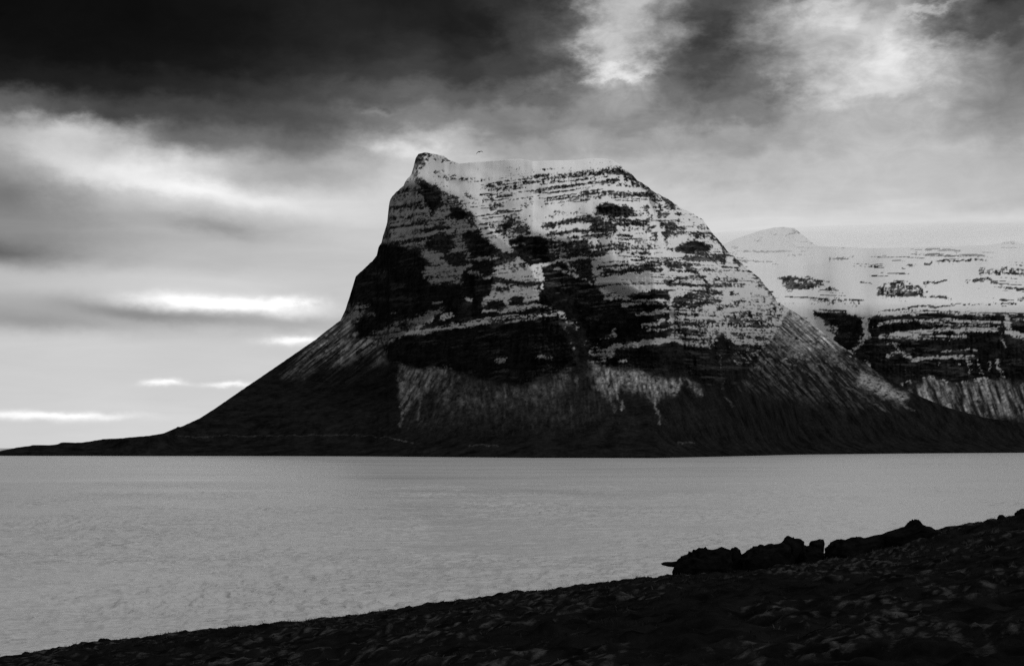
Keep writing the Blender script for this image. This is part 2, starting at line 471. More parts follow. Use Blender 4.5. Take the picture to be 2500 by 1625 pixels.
def headland_layers(c, U, V):
    T = sstep(-6, 10, V - interp(TALUS, U))
    # upper snow face
    c.poly(0.86, [(990, 350), (1000, 398), (1019, 430), (1052, 447), (1077, 465), (1110, 480), (1150, 519), (1178, 545), (1213, 541), (1250, 532), (1292, 556), (1300, 574), (1355, 590), (1396, 592), (1431, 587), (1439, 625),
                  (1452, 690), (1476, 722), (1535, 714), (1634, 713), (1640, 757), (1727, 760), (1760, 800), (1800, 840), (2069, 862), (2150, 700), (1900, 480), (1540, 340)], 5)
    c.poly(0.95, [(1153, 522), (1191, 545), (1228, 575), (1262, 612), (1292, 652), (1304, 680), (1288, 684), (1255, 640), (1213, 600), (1178, 578), (1165, 552)], 4)
    # summit horn
    c.poly(0.45, [(1000, 340), (1020, 425), (1050, 398), (1065, 370), (1040, 360)], 5)
    c.poly(0.14, [(1010, 360), (1008, 420), (1030, 398), (1042, 380), (1038, 360)], 5)
    c.poly(0.6, [(1045, 360), (1050, 392), (1100, 405), (1115, 395), (1090, 370)], 5)
    # west buttress, upper part
    c.poly(0.60, [(930, 470), (985, 445), (1005, 425), (1020, 440), (1077, 467), (1130, 502), (1150, 540), (1160, 560), (1138, 572), (1105, 562), (1027, 576), (930, 594)], 5)
    c.poly(0.75, [(995, 420), (1015, 425), (1010, 450), (985, 460)], 5)
    c.poly(0.03, [(1019, 441), (1042, 446), (1077, 468), (1076, 501), (1056, 524), (1042, 506), (1027, 466)], 5)
    c.poly(0.02, [(1102, 504), (1128, 508), (1153, 531), (1120, 538), (1092, 531)], 5)
    c.poly(0.10, [(1000, 568), (1060, 552), (1105, 548), (1106, 556), (1060, 566)], 3)
    c.line(0.2, [(950, 505), (990, 500), (1030, 492)], 7); c.line(0.2, [(950, 535), (1000, 528), (1040, 520)], 6); c.line(0.2, [(945, 560), (990, 553), (1030, 540)], 7)
    c.line(0.9, [(955, 524), (1010, 516), (1045, 513)], 4.5, 0.8); c.line(0.9, [(950, 548), (1000, 540)], 4, 0.8); c.line(0.85, [(960, 480), (1010, 472)], 4, 0.8)
    c.poly(0.03, [(938, 578), (948, 555), (955, 575), (940, 592)], 4)
    # lower dark wall of the buttress
    c.poly(0.015, [(922, 604), (951, 592), (971, 597), (992, 615), (1022, 622), (1032, 652), (1034, 678), (1052, 700), (1128, 697), (1150, 662), (1205, 678), (1200, 720), (1140, 724), (1136, 760), (1079, 752), (965, 786), (880, 822), (850, 822), (872, 796), (900, 745), (905, 690)], 4)
    c.poly(0.60, [(1027, 582), (1102, 567), (1138, 572), (1148, 640), (1130, 662), (1123, 693), (1052, 695), (1034, 673), (1042, 645), (1027, 622)], 4)
    c.poly(0.06, [(1045, 580), (1105, 572), (1108, 598), (1090, 622), (1062, 615), (1042, 596)], 5)
    c.poly(0.9, [(1029, 612), (1045, 610), (1062, 623), (1083, 626), (1070, 635), (1050, 637), (1034, 628)], 3.5)
    c.poly(0.7, [(1108, 566), (1135, 574), (1140, 590), (1120, 588)], 4)
    c.poly(0.06, [(1085, 630), (1110, 612), (1140, 620), (1142, 645), (1095, 648)], 5)
    c.line(0.8, [(1056, 664), (1108, 655)], 4); c.line(0.8, [(1056, 674), (1105, 667), (1130, 662), (1148, 645)], 4.5); c.line(0.7, [(1058, 684), (1100, 680)], 4); c.line(0.7, [(1095, 691), (1125, 688)], 3.5)
    c.poly(0.5, [(955, 594), (1010, 585), (1040, 582), (1030, 606), (1005, 612), (985, 600)], 4)
    c.line(0.92, [(933, 592), (965, 586), (1027, 575), (1077, 564), (1110, 558)], 4.5)
    # dark cleft right of it and buttress front
    c.poly(0.03, [(1128, 565), (1150, 560), (1173, 577), (1213, 602), (1224, 622), (1205, 662), (1200, 676), (1155, 662), (1146, 625)], 5)
    c.line(0.5, [(1140, 628), (1180, 632), (1215, 630)], 6, 0.6); c.line(0.6, [(1150, 664), (1185, 678), (1230, 670)], 5)
    c.line(0.9, [(1190, 565), (1240, 605), (1275, 640), (1300, 672)], 19, .9)
    c.poly(0.16, [(1205, 624), (1250, 615), (1268, 622), (1255, 636), (1215, 645)], 4)
    c.poly(0.74, [(1208, 655), (1230, 645), (1262, 638), (1289, 650), (1304, 672), (1316, 700), (1318, 740), (1240, 748), (1180, 745), (1180, 728), (1200, 720)], 4)
    c.line(0.05, [(1208, 685), (1250, 690), (1300, 692)], 13); c.line(0.12, [(1208, 706), (1240, 704)], 8)
    c.poly(0.06, [(1190, 735), (1232, 730), (1236, 748), (1188, 750)], 3.5); c.poly(0.06, [(1244, 724), (1276, 722), (1280, 744), (1244, 746)], 3.5); c.poly(0.08, [(1288, 738), (1318, 728), (1318, 746), (1290, 746)], 3)
    c.line(0.06, [(1180, 756), (1340, 744)], 5); c.line(0.75, [(1182, 758), (1220, 760)], 5); c.line(0.75, [(1228, 758), (1290, 750), (1333, 747)], 7)
    c.line(0.05, [(1185, 768), (1345, 762)], 9)
    # ledges above the long lower wall
    c.line(0.65, [(1183, 780), (1214, 776), (1291, 770), (1356, 770)], 5); c.line(0.5, [(1120, 794), (1183, 788), (1260, 784), (1330, 783)], 6); c.line(0.05, [(1200, 781), (1250, 779)], 4); c.line(0.1, [(1300, 777), (1360, 776)], 4)
    c.line(0.75, [(1000, 812), (1030, 814), (1059, 808), (1110, 796), (1150, 789), (1188, 783)], 9); c.line(0.15, [(1056, 803), (1105, 798)], 5, 0.7)
    c.poly(0.70, [(890, 828), (965, 788), (1050, 760), (1085, 750), (1062, 772), (1040, 790), (1028, 806), (976, 822), (931, 838), (890, 870), (872, 868)], 4)
    c.poly(0.2, [(965, 792), (1000, 780), (1022, 795), (985, 806)], 4); c.line(0.6, [(1075, 774), (1102, 769)], 6); c.line(0.6, [(958, 762), (972, 759)], 4); c.line(0.5, [(932, 678), (945, 669)], 6)
    c.line(0.55, [(1062, 740), (1075, 737)], 5); c.line(0.6, [(1136, 728), (1150, 730)], 6)
    # deep hollow in the middle
    c.poly(0.45, [(1203, 541), (1250, 532), (1292, 557), (1302, 574), (1262, 578), (1240, 590), (1222, 570)], 5)
    c.poly(0.03, [(1225, 545), (1246, 535), (1250, 556), (1232, 572)], 3.5); c.poly(0.05, [(1262, 555), (1290, 556), (1292, 570), (1258, 568)], 4)
    c.poly(0.015, [(1241, 588), (1261, 578), (1304, 573), (1325, 580), (1355, 590), (1385, 600), (1375, 625), (1345, 638), (1296, 654), (1276, 637), (1248, 606)], 4)
    c.line(0.5, [(1246, 600), (1280, 595)], 4, 0.8)
    c.poly(0.25, [(1345, 592), (1396, 592), (1431, 588), (1428, 622), (1396, 629), (1345, 638), (1340, 615)], 5)
    c.poly(0.05, [(1418, 590), (1430, 590), (1430, 612), (1405, 624), (1400, 618)], 3)
    c.poly(0.01, [(1320, 662), (1345, 655), (1375, 650), (1401, 676), (1436, 697), (1462, 712), (1480, 724), (1540, 718), (1634, 716), (1640, 775), (1625, 790), (1636, 835), (1497, 858), (1445, 870), (1400, 850), (1375, 800), (1345, 752), (1318, 735), (1316, 690)], 4)
    c.poly(0.08, [(1365, 640), (1436, 628), (1450, 660), (1452, 690), (1432, 680), (1395, 660)], 4)
    c.line(1.0, [(1292, 652), (1335, 645), (1363, 638), (1400, 631), (1440, 625)], 4.5); c.line(0.6, [(1323, 650), (1323, 700)], 4.5); c.poly(0.4, [(1296, 655), (1320, 652), (1320, 690), (1305, 680)], 3)
    c.line(0.55, [(1358, 655), (1400, 668), (1440, 692)], 4.5); c.line(0.5, [(1376, 640), (1402, 660)], 5)
    c.poly(0.85, [(1452, 665), (1500, 672), (1600, 668), (1622, 690), (1625, 708), (1537, 722), (1480, 720), (1450, 694)], 5)
    # lower right walls with snowy ledges
    c.line(0.7, [(1478, 727), (1548, 724)], 5); c.line(0.75, [(1520, 741), (1559, 737), (1634, 738)], 8); c.line(0.75, [(1556, 769), (1610, 761), (1634, 759)], 5); c.line(0.6, [(1574, 797), (1623, 782)], 7); c.line(0.4, [(1580, 806), (1640, 800)], 5)
    c.line(0.5, [(1429, 838), (1470, 830), (1500, 818), (1495, 808)], 6); c.line(0.85, [(1445, 858), (1497, 849), (1559, 839), (1592, 834), (1640, 828)], 9); c.poly(0.6, [(1440, 852), (1480, 855), (1500, 862), (1478, 884), (1445, 868)], 4)
    c.line(0.1, [(1500, 852), (1540, 846)], 4, 0.8)
    c.poly(0.5, [(1340, 750), (1362, 755), (1418, 800), (1412, 806), (1375, 790), (1352, 770)], 4); c.line(0.35, [(1366, 792), (1385, 815), (1402, 850)], 6)
    # right apron between the walls
    c.poly(0.75, [(1636, 756), (1727, 757), (1770, 790), (1756, 822), (1746, 838), (1703, 812), (1640, 812)], 6, 0.8)
    c.poly(0.5, [(1640, 800), (1703, 800), (1750, 835), (1738, 852), (1662, 842), (1640, 828)], 6)
    c.line(0.12, [(1640, 790), (1700, 792)], 5, 0.8); c.line(0.12, [(1660, 808), (1715, 815)], 9, 0.8); c.line(0.2, [(1660, 825), (1700, 830)], 8, 0.8)
    # lower walls
    c.poly(0.012, [(929, 843), (965, 826), (1033, 816), (1110, 803), (1188, 794), (1356, 780), (1382, 808), (1402, 850), (1420, 880), (1387, 897), (1312, 927), (1265, 937), (1188, 927), (1141, 919), (1097, 898), (1060, 892), (1033, 898), (960, 883), (948, 868)], 4)
    c.line(0.45, [(1218, 880), (1232, 878)], 9); c.line(0.3, [(1310, 870), (1345, 876)], 7)
    c.poly(0.012, [(1481, 882), (1497, 868), (1533, 862), (1610, 848), (1662, 842), (1740, 856), (1757, 875), (1780, 930), (1770, 955), (1703, 934), (1675, 917), (1662, 922), (1600, 917), (1574, 901), (1546, 896), (1490, 897)], 4)
    c.line(0.5, [(1518, 882), (1527, 880)], 6)
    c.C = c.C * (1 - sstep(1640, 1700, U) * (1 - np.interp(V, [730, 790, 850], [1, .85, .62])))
    c.poly(0.03, [(1740, 860), (1800, 866), (2069, 880), (2090, 900), (2000, 960), (1800, 960), (1765, 930)], 22, 0.85)
    # bands of bare rock across the upper face: (points, thickness, darkness)
    for pts, th, k in [
        ([(1062, 426), (1110, 434), (1153, 440)], 10, .45), ([(1193, 458), (1249, 457), (1300, 442)], 14, .5), ([(1300, 443), (1376, 432)], 18, .55), ([(1235, 412), (1270, 414)], 8, .35), ([(1140, 478), (1165, 486)], 7, .4),
        ([(1393, 426), (1461, 423), (1502, 418)], 17, .72), ([(1510, 424), (1550, 430)], 16, .5), ([(1315, 468), (1401, 452), (1444, 446), (1507, 444)], 9, .7), ([(1510, 450), (1550, 452)], 8, .5), ([(1190, 482), (1250, 475)], 8, .35),
        ([(1421, 478), (1481, 472), (1539, 477), (1575, 478)], 17, .7), ([(1330, 492), (1400, 484)], 14, .4), ([(1275, 498), (1300, 492)], 12, .5), ([(1200, 505), (1225, 500)], 12, .75), ([(1230, 530), (1260, 524)], 8, .7), ([(1350, 520), (1420, 515)], 9, .35),
        ([(1330, 554), (1401, 540), (1441, 535)], 14, .7), ([(1487, 534), (1540, 538), (1585, 538)], 8, .85), ([(1455, 522), (1500, 526), (1570, 524)], 8, .75), ([(1499, 547), (1577, 547)], 7, .75), ([(1500, 558), (1560, 560)], 8, .45), ([(1340, 573), (1401, 562), (1500, 563)], 9, .9), ([(1386, 580), (1431, 577), (1497, 574)], 9, .8), ([(1500, 578), (1545, 578)], 5, .4),
        ([(1430, 605), (1476, 603), (1534, 602), (1577, 596), (1625, 590)], 17, .6), ([(1439, 623), (1475, 617)], 12, .9), ([(1542, 618), (1580, 614)], 7, .8), ([(1510, 614), (1540, 612)], 8, .5), ([(1536, 634), (1572, 634)], 4.5, .9), ([(1455, 640), (1530, 638)], 3, .5), ([(1461, 653), (1534, 648)], 5, .7), ([(1545, 650), (1590, 646)], 5, .6),
        ([(1471, 664), (1537, 660), (1577, 656), (1618, 662)], 10, .85), ([(1626, 648), (1671, 650)], 24, .7), ([(1590, 648), (1625, 640)], 16, .55),
        ([(1552, 436), (1592, 468)], 20, .75), ([(1592, 474), (1628, 489), (1636, 500)], 18, .75), ([(1600, 490), (1610, 500)], 12, .7), ([(1640, 500), (1660, 531)], 15, .6), ([(1585, 505), (1590, 525)], 18, .7), ([(1600, 519), (1628, 526)], 15, .8), ([(1612, 545), (1645, 555), (1668, 562)], 15, .8), ([(1620, 568), (1640, 565)], 14, .75), ([(1580, 560), (1597, 553)], 9, .8), ([(1602, 574), (1625, 572)], 12, .9), ([(1628, 580), (1665, 570)], 7, .6), ([(1640, 545), (1655, 540)], 10, .5),
        ([(1673, 531), (1715, 532)], 8, .5), ([(1700, 548), (1732, 556)], 10, .55), ([(1695, 572), (1729, 570), (1749, 578), (1771, 604)], 17, .75), ([(1698, 622), (1779, 621)], 6, .8), ([(1673, 632), (1729, 633), (1766, 630)], 13, .85), ([(1794, 633), (1807, 645)], 8, .8), ([(1740, 640), (1770, 644)], 4, .5), ([(1620, 606), (1650, 606)], 8, .6),
        ([(1765, 652), (1800, 655)], 4, .6), ([(1700, 660), (1830, 660)], 3, .5), ([(1845, 672), (1858, 684)], 10, .8), ([(1850, 698), (1880, 702)], 6, .7), ([(1880, 712), (1896, 735)], 12, .75), ([(1835, 720), (1870, 725)], 8, .6), ([(1625, 683), (1673, 680), (1716, 681)], 11, .8), ([(1729, 685), (1804, 683)], 6, .7), ([(1729, 696), (1814, 698)], 8, .75), ([(1628, 695), (1688, 695)], 6, .75), ([(1713, 700), (1744, 704)], 15, .65), ([(1628, 708), (1660, 706)], 5, .6),
        ([(1673, 723), (1764, 716)], 12, .85), ([(1640, 733), (1690, 730)], 15, .8), ([(1700, 738), (1750, 735)], 12, .7), ([(1678, 652), (1724, 688)], 9, .8), ([(1640, 748), (1710, 745)], 12, .85), ([(1755, 752), (1800, 740)], 12, .75), ([(1537, 722), (1635, 713)], 11, .9), ([(1787, 718), (1797, 720)], 7, .7), ([(1816, 843), (1892, 842)], 10, .9), ([(1900, 842), (1960, 846)], 8, .5)]:
        c.line(0.03, pts, th, k)
    c.poly(0.02, [(1456, 505), (1481, 496), (1527, 501), (1552, 515), (1534, 528), (1487, 527), (1456, 522)], 4)
    c.poly(0.05, [(1441, 530), (1485, 535), (1500, 550), (1502, 565), (1441, 566)], 4, 0.9)
    c.poly(0.03, [(1648, 606), (1666, 591), (1688, 584), (1713, 589), (1739, 602), (1729, 616), (1673, 620)], 4)
    # snow filled runnels
    c.line(0.95, [(1585, 491), (1602, 537), (1613, 577), (1615, 615), (1623, 668)], 6); c.line(0.9, [(1639, 715), (1639, 782)], 6); c.line(0.8, [(1671, 650), (1672, 665)], 5)
    # ---------------- scree and dusting
    sl = streaks(U, V, -1.25, 5.0, 26, 3); sr = streaks(U, V, 1.15, 5.0, 26, 4); fan = 26 * fbm(U / 60, V / 200, 5, 2)
    sv = streaks(U + fan, V, 0.10, 5.0, 16, 5); sf = streaks(U + fan, V, -0.45, 5, 18, 6)
    w = T > 0.02
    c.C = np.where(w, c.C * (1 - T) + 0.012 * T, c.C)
    c.poly(0.42, [(850, 742), (880, 744), (900, 745), (885, 775), (867, 800), (847, 826), (815, 868), (770, 905), (740, 925), (680, 925), (740, 850), (800, 806), (832, 778)], 9)
    c.poly(0.55, [(870, 748), (900, 747), (880, 780), (850, 800), (820, 815), (836, 785)], 6)
    c.poly(0.6, [(847, 830), (890, 824), (965, 788), (976, 822), (931, 840), (890, 872), (850, 900), (815, 905), (800, 900), (820, 868)], 8)
    c.poly(0.30, [(925, 845), (945, 858), (948, 885), (915, 905), (890, 930), (905, 880)], 8)
    c.poly(0.20, [(800, 900), (890, 870), (905, 900), (830, 980), (740, 1010), (700, 1000)], 20)
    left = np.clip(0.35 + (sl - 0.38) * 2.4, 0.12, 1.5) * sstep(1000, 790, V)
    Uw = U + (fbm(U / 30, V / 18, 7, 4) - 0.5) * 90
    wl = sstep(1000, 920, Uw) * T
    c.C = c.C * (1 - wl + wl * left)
    # knob of rock on the left scree
    c.poly(0.02, [(900, 745), (916, 770), (900, 795), (880, 822), (848, 824), (868, 802)], 3); c.line(0.5, [(893, 770), (912, 768)], 6, .8); c.line(0.5, [(872, 812), (862, 816)], 5, .7)
    # scree below the lower wall
    c.poly(0.36, [(976, 888), (1033, 903), (1072, 893), (1097, 900), (1136, 924), (1110, 948), (1046, 955), (1010, 985), (990, 1000), (972, 945)], 8)
    c.poly(0.15, [(1100, 905), (1136, 922), (1265, 940), (1312, 930), (1387, 900), (1384, 950), (1340, 985), (1150, 1000), (1060, 985)], 14)
    c.poly(0.22, [(1355, 905), (1392, 897), (1385, 930), (1355, 960)], 6)
    c.poly(0.42, [(1440, 876), (1481, 898), (1546, 898), (1574, 903), (1600, 921), (1662, 926), (1652, 962), (1610, 968), (1597, 985), (1579, 958), (1548, 958), (1515, 945), (1502, 960), (1491, 976), (1465, 955), (1447, 910)], 13)
    c.poly(0.26, [(1670, 916), (1703, 936), (1715, 965), (1690, 960)], 6)
    c.poly(0.05, [(960, 1000), (1700, 960), (1800, 1010), (1700, 1050), (1000, 1060)], 20, 0.5)
    c.poly(0.20, [(960, 890), (1100, 905), (1265, 945), (1390, 905), (1430, 890), (1480, 1000), (1400, 1040), (1000, 1040)], 30, 0.32)
    for pts, th, v in [([(978, 890), (978, 940), (986, 979), (978, 1041)], 6, .5), ([(990, 890), (1000, 960), (992, 1010)], 5, .35), ([(1028, 973), (1022, 1030)], 5, .35), ([(1234, 937), (1234, 979)], 5, .3), ([(1135, 945), (1130, 985)], 9, .35), ([(1105, 940), (1090, 975)], 9, .35),
                       ([(1486, 898), (1497, 940), (1520, 1000)], 5, .6), ([(1455, 930), (1494, 979), (1502, 1007)], 6, .35), ([(1579, 950), (1597, 985), (1605, 1004), (1610, 1035)], 6, .4), ([(1662, 927), (1649, 962)], 6, .55), ([(1403, 914), (1411, 953)], 6, .4),
                       ([(1709, 950), (1712, 965)], 6, .4), ([(1768, 973), (1786, 989)], 4, .4), ([(1388, 898), (1375, 925)], 5, .4), ([(1380, 1000), (1382, 1020)], 3, .2)]:
        c.line(v * 0.8, pts, th, 0.65)
    mid = np.clip(0.62 + (sf - 0.42) * 1.7, 0.2, 1.4); mid2 = np.clip(0.62 + (sv - 0.42) * 1.6, 0.2, 1.4)
    blend = sstep(1080, 1200, U)
    mz = (mid * (1 - blend) + mid2 * blend)
    zone = T * sstep(935, 995, Uw) * sstep(1790, 1740, U)
    c.C = c.C * (1 - zone + zone * mz)
    # right scree
    c.poly(0.52, [(1812, 738), (1896, 734), (1990, 790), (2069, 853), (2045, 872), (1990, 866), (1900, 858), (1820, 852), (1770, 795)], 16)
    c.poly(0.75, [(1896, 736), (1990, 795), (2069, 853), (2040, 850), (1960, 800)], 5)
    c.poly(0.8, [(1690, 765), (1720, 762), (1790, 815), (1815, 842), (1795, 838), (1750, 800)], 5, .8)
    c.line(0.03, [(1816, 845), (1892, 845)], 10, .5)
    right = np.clip(0.5 + (sr - 0.36) * 1.8, 0.2, 1.4)
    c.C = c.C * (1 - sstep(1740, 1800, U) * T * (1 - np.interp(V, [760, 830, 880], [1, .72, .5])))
    zr = T * sstep(730, 740, V) * sstep(1750, 1790, U) * sstep(880, 840, V)
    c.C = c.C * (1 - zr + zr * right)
    dust = [(1780, 848), (2069, 858), (2150, 930), (2230, 1000), (2050, 1005), (1800, 950)]
    keepC = c.C.copy()
    c.poly(0.26, dust, 24, 0.75)
    c.C = np.maximum(keepC, c.C * np.clip(0.3 + (streaks(U, V, 0.9, 5.0, 18, 11) - 0.45) * 3.0, 0.05, 1.3) * np.interp(V, [850, 900, 1000], [1.1, .9, .5]))
    sp = sstep(0.56, 0.76, fbm(U / 9 - V / 25, V / 6, 9, 4, 0.65)) * 0.36 * sstep(965, 860, V) * sstep(845, 862, V) * sstep(1780, 1860, U)
    c.C = np.maximum(c.C, sp * (U < 2120))
    c.poly(0.38, [(2101, 905), (2221, 966), (2201, 983), (2093, 941)], 8)
    for pts, th, v in [([(2029, 869), (2057, 897)], 7, .5), ([(2069, 945), (2100, 960), (2161, 1001)], 5, .35), ([(2205, 985), (2230, 1001)], 5, .35), ([(1750, 842), (1756, 870), (1763, 922), (1766, 950)], 5, .4), ([(1890, 900), (1905, 925)], 5, .2), ([(1940, 905), (1960, 930)], 6, .25), ([(2010, 920), (2030, 945)], 6, .25),
                       ([(2105, 890), (2150, 920)], 6, .35)]:
        c.line(v * 0.7, pts, th, 0.6)
    # track along the shore and bits of snow
    c.line(0.16, [(960, 1069), (1007, 1079)], 3); c.line(0.12, [(1145, 1088), (1220, 1087)], 3); c.line(0.12, [(1655, 1081), (1690, 1082)], 3); c.line(0.08, [(430, 1064), (900, 1062), (960, 1068)], 2.5)
    veg = fbm(U / 40, V / 10, 12, 4)
    c.C = c.C + sstep(960, 1100, V) * np.clip(veg - 0.45, 0, 1) * 0.06
    return np.maximum(T, sstep(1040, 1080, V))


def headland_slope(K, U, V):
    s = 0.72 + 2.6 * K
    T = sstep(-6, 10, V - interp(TALUS, U))
    s = s * (1 - T) + T * 0.66
    flat = sstep(1050, 1088, V)
    s = s * (1 - flat) + flat * 0.16
    s = np.where(U < 420, 0.16 + 0.5 * sstep(200, 420, U), s)
    return s


def headland_macro(U, V):
    """the west buttress stands forward of the hollow in the middle of the face; metres of depth"""
    crest = interp([(360, 1015), (430, 1040), (480, 1105), (560, 1190), (620, 1265), (680, 1305), (750, 1345), (860, 1405), (940, 1440), (1100, 1480)], V)
    crest = crest + (fbm(V / 40, U * 0 + 2, 4, 3) - 0.5) * 24
    d = U - crest
    fade = sstep(1060, 880, V)
    r0 = np.interp(V, [560, 690, 770, 900], [100, 120, 230, 230])
    right = 60 * sstep(-6, 60, d) * (1 - np.clip((d - r0) / 90, 0, 1) ** 2 * (3 - 2 * np.clip((d - r0) / 90, 0, 1))) * sstep(560, 640, V)
    left = np.clip(-d, 0, 420) * 0.46 * sstep(420, 500, V)
    # side gullies on the right half of the face
    g2 = U - interp([(380, 1560), (480, 1583), (580, 1613), (670, 1624), (780, 1640), (900, 1700)], V)
    gul = 26 * np.exp(-(g2 / 16.0) ** 2) * sstep(440, 520, V) * sstep(900, 780, V)
    but = -40 * np.exp(-((U - 1500 - 0.2 * (V - 500)) / 70.0) ** 2) * sstep(420, 520, V) * sstep(720, 620, V)
    rib = (fbm(U / 60, V / 200, 3, 3) - 0.5) * 26 * sstep(430, 560, V) * sstep(1040, 900, V)
    return fade * (right + left) + gul + but + rib


def ybase_head(u):
    return CAM_Z * F / (interp(BOT, u) - HOR)


mat_mtn = mountain_material('snowy_basalt')
us = np.linspace(-300, 2900, 1620)
relief('mountain', mat_mtn, us, 342, lambda u: interp(TOP, u), lambda u: interp(BOT, u), ybase_head, headland_layers, headland_slope, base=0.03, jag=1.3, seed=0, thin_and_shade=True, macro=headland_macro)

# ---- the ridge behind, across the side valley
RTOP = [(1650, 640), (1760, 622), (1800, 612), (1900, 604), (1990, 600), (2060, 603), (2130, 606), (2250, 603), (2400, 599), (2500, 601), (2650, 605), (2900, 620)]


def ridge_layers(c, U, V):
    rim = interp([(1600, 760), (1993, 762), (2101, 768), (2141, 766), (2261, 752), (2441, 768), (2500, 760), (2900, 770)], U)
    c.poly(0.03, [(2105, 777), (2141, 770), (2261, 757), (2441, 769), (2500, 766), (2700, 770), (2900, 800), (2900, 960), (2500, 940), (2441, 921), (2397, 925), (2325, 941), (2269, 917), (2189, 945), (2130, 915), (2080, 870), (2105, 817)], 4)
    c.poly(0.02, [(1985, 758), (2030, 762), (2069, 765), (2110, 775), (2106, 817), (2085, 860), (2040, 850), (2035, 805), (1995, 775)], 4)
    c.poly(0.35, [(2008, 785), (2040, 795), (2046, 815), (2028, 812)], 5)
    for pts, th, v in [([(2150, 772), (2261, 760), (2400, 768)], 5, .75), ([(2141, 792), (2200, 783), (2261, 780), (2441, 784)], 5, .6), ([(2180, 817), (2261, 807), (2350, 805), (2441, 802)], 7, .85), ([(2153, 823), (2261, 824), (2357, 821)], 8, .6), ([(2160, 835), (2190, 845), (2200, 860)], 9, .4),
                       ([(2225, 877), (2305, 873), (2377, 869)], 5, .75), ([(2165, 867), (2205, 860), (2218, 872)], 6, .55), ([(2297, 859), (2381, 854)], 4, .35), ([(2250, 790), (2420, 793)], 4, .4), ([(2457, 768), (2463, 805)], 9, .85), ([(2461, 808), (2500, 822), (2600, 840)], 9, .8), ([(2447, 815), (2452, 850)], 5, .4), ([(2470, 780), (2600, 782)], 4, .5),
                       ([(2361, 877), (2369, 905)], 4, .45), ([(2385, 877), (2397, 910)], 4, .45), ([(2411, 880), (2415, 905)], 4, .4), ([(2433, 880), (2449, 921)], 7, .6), ([(2340, 885), (2345, 900)], 4, .3), ([(2290, 880), (2294, 895)], 4, .3), ([(2113, 777), (2117, 821)], 8, .85), ([(2117, 821), (2089, 853)], 6, .6), ([(2115, 880), (2150, 930)], 7, .35)]:
        c.line(v, pts, th, 0.95)
    for pts, th, k in [([(2001, 708), (2045, 710)], 6, .6), ([(1981, 733), (2050, 736), (2093, 742)], 13, .5), ([(2273, 724), (2321, 728)], 8, .55), ([(2253, 692), (2313, 686)], 5, .6), ([(2029, 633), (2085, 628)], 6, .5), ([(1930, 622), (1960, 622)], 4, .4), ([(2205, 652), (2237, 649)], 6, .6), ([(2261, 644), (2381, 632), (2413, 638)], 5, .5),
                       ([(2397, 659), (2498, 664), (2600, 660)], 12, .6), ([(2361, 685), (2413, 680), (2445, 698)], 7, .6), ([(2400, 670), (2440, 668)], 5, .4), ([(2145, 762), (2250, 748), (2330, 746)], 4, .5), ([(2320, 740), (2480, 742)], 3, .4), ([(2480, 730), (2600, 735)], 6, .4), ([(2100, 690), (2130, 690)], 5, .3)]:
        c.line(0.06, pts, th, k)
    c.poly(0.08, [(1896, 681), (1936, 673), (1981, 680), (2025, 688), (1981, 704), (1924, 708)], 5, .7); c.poly(0.02, [(1896, 680), (1930, 674), (1938, 684), (1915, 688)], 4)
    c.poly(0.10, [(2145, 701), (2197, 690), (2261, 704), (2257, 724), (2189, 730), (2145, 720)], 6, .75)
    # scree
    Tm = [(1600, 2000), (2060, 2000), (2080, 870), (2130, 915), (2189, 945), (2269, 917), (2325, 941), (2397, 925), (2441, 921), (2500, 941), (2900, 960)]
    T = sstep(-5, 8, V - interp(Tm, U))
    c.C = c.C * (1 - T) + 0.02 * T
    c.poly(0.38, [(2269, 917), (2325, 943), (2397, 927), (2441, 923), (2500, 943), (2700, 950), (2700, 1030), (2500, 1026), (2381, 1018), (2261, 978), (2189, 951), (2230, 945)], 9)
    c.line(0.5, [(2269, 917), (2317, 949)], 7); c.line(0.42, [(2200, 952), (2300, 990), (2400, 1012)], 12)
    st = streaks(U, V, 0.35, 7, 40, 7)
    c.C = np.where(T > .02, c.C * np.clip((st - .28) * 2.4, .1, 1.4), c.C)
    return T


def ridge_slope(K, U, V):
    s = 0.42 + K * (0.25 + 2.4 * sstep(735, 765, V))
    s = np.where(V > 920, 0.62 + 0 * s, s)
    return s


mat_ridge = mountain_material('snowy_basalt_ridge', scale=0.7)
usr = np.linspace(1640, 2900, 620)
ridge = relief('mountain_ridge', mat_ridge, usr, 225, lambda u: interp(RTOP, u), lambda u: np.full(u.shape, 1070.0), lambda u: 4350 + 0 * u, ridge_layers, ridge_slope, base=0.93, jag=0.3, strata=0.9, seed=3, back=((200, 4), (800, 60), (1800, 420)))

# ---- far summits in the haze
FTOP = [(1640, 640), (1740, 605), (1780, 591), (1805, 580), (1832, 571), (1860, 562), (1892, 555), (1915, 554), (1940, 557), (1955, 570), (1981, 591), (2000, 603), (2100, 625), (2160, 640)]
GTOP = [(2250, 640), (2330, 608), (2400, 600), (2440, 594), (2462, 588), (2476, 587), (2490, 593), (2520, 600), (2620, 606), (2760, 640)]


def far_layers(c, U, V):
    for pts, th, k in [([(1925, 572), (1950, 568)], 5, .5), ([(1940, 585), (1985, 594)], 4, .6), ([(1790, 602), (1800, 604)], 4, .5), ([(1845, 588), (1860, 588)], 4, .4), ([(1935, 560), (1960, 572), (1985, 592)], 3, .5), ([(2455, 592), (2475, 590)], 3, .5), ([(1880, 575), (1910, 572)], 3, .3)]:
        c.line(0.1, pts, th, k)
    return np.zeros_like(U) + 0.25


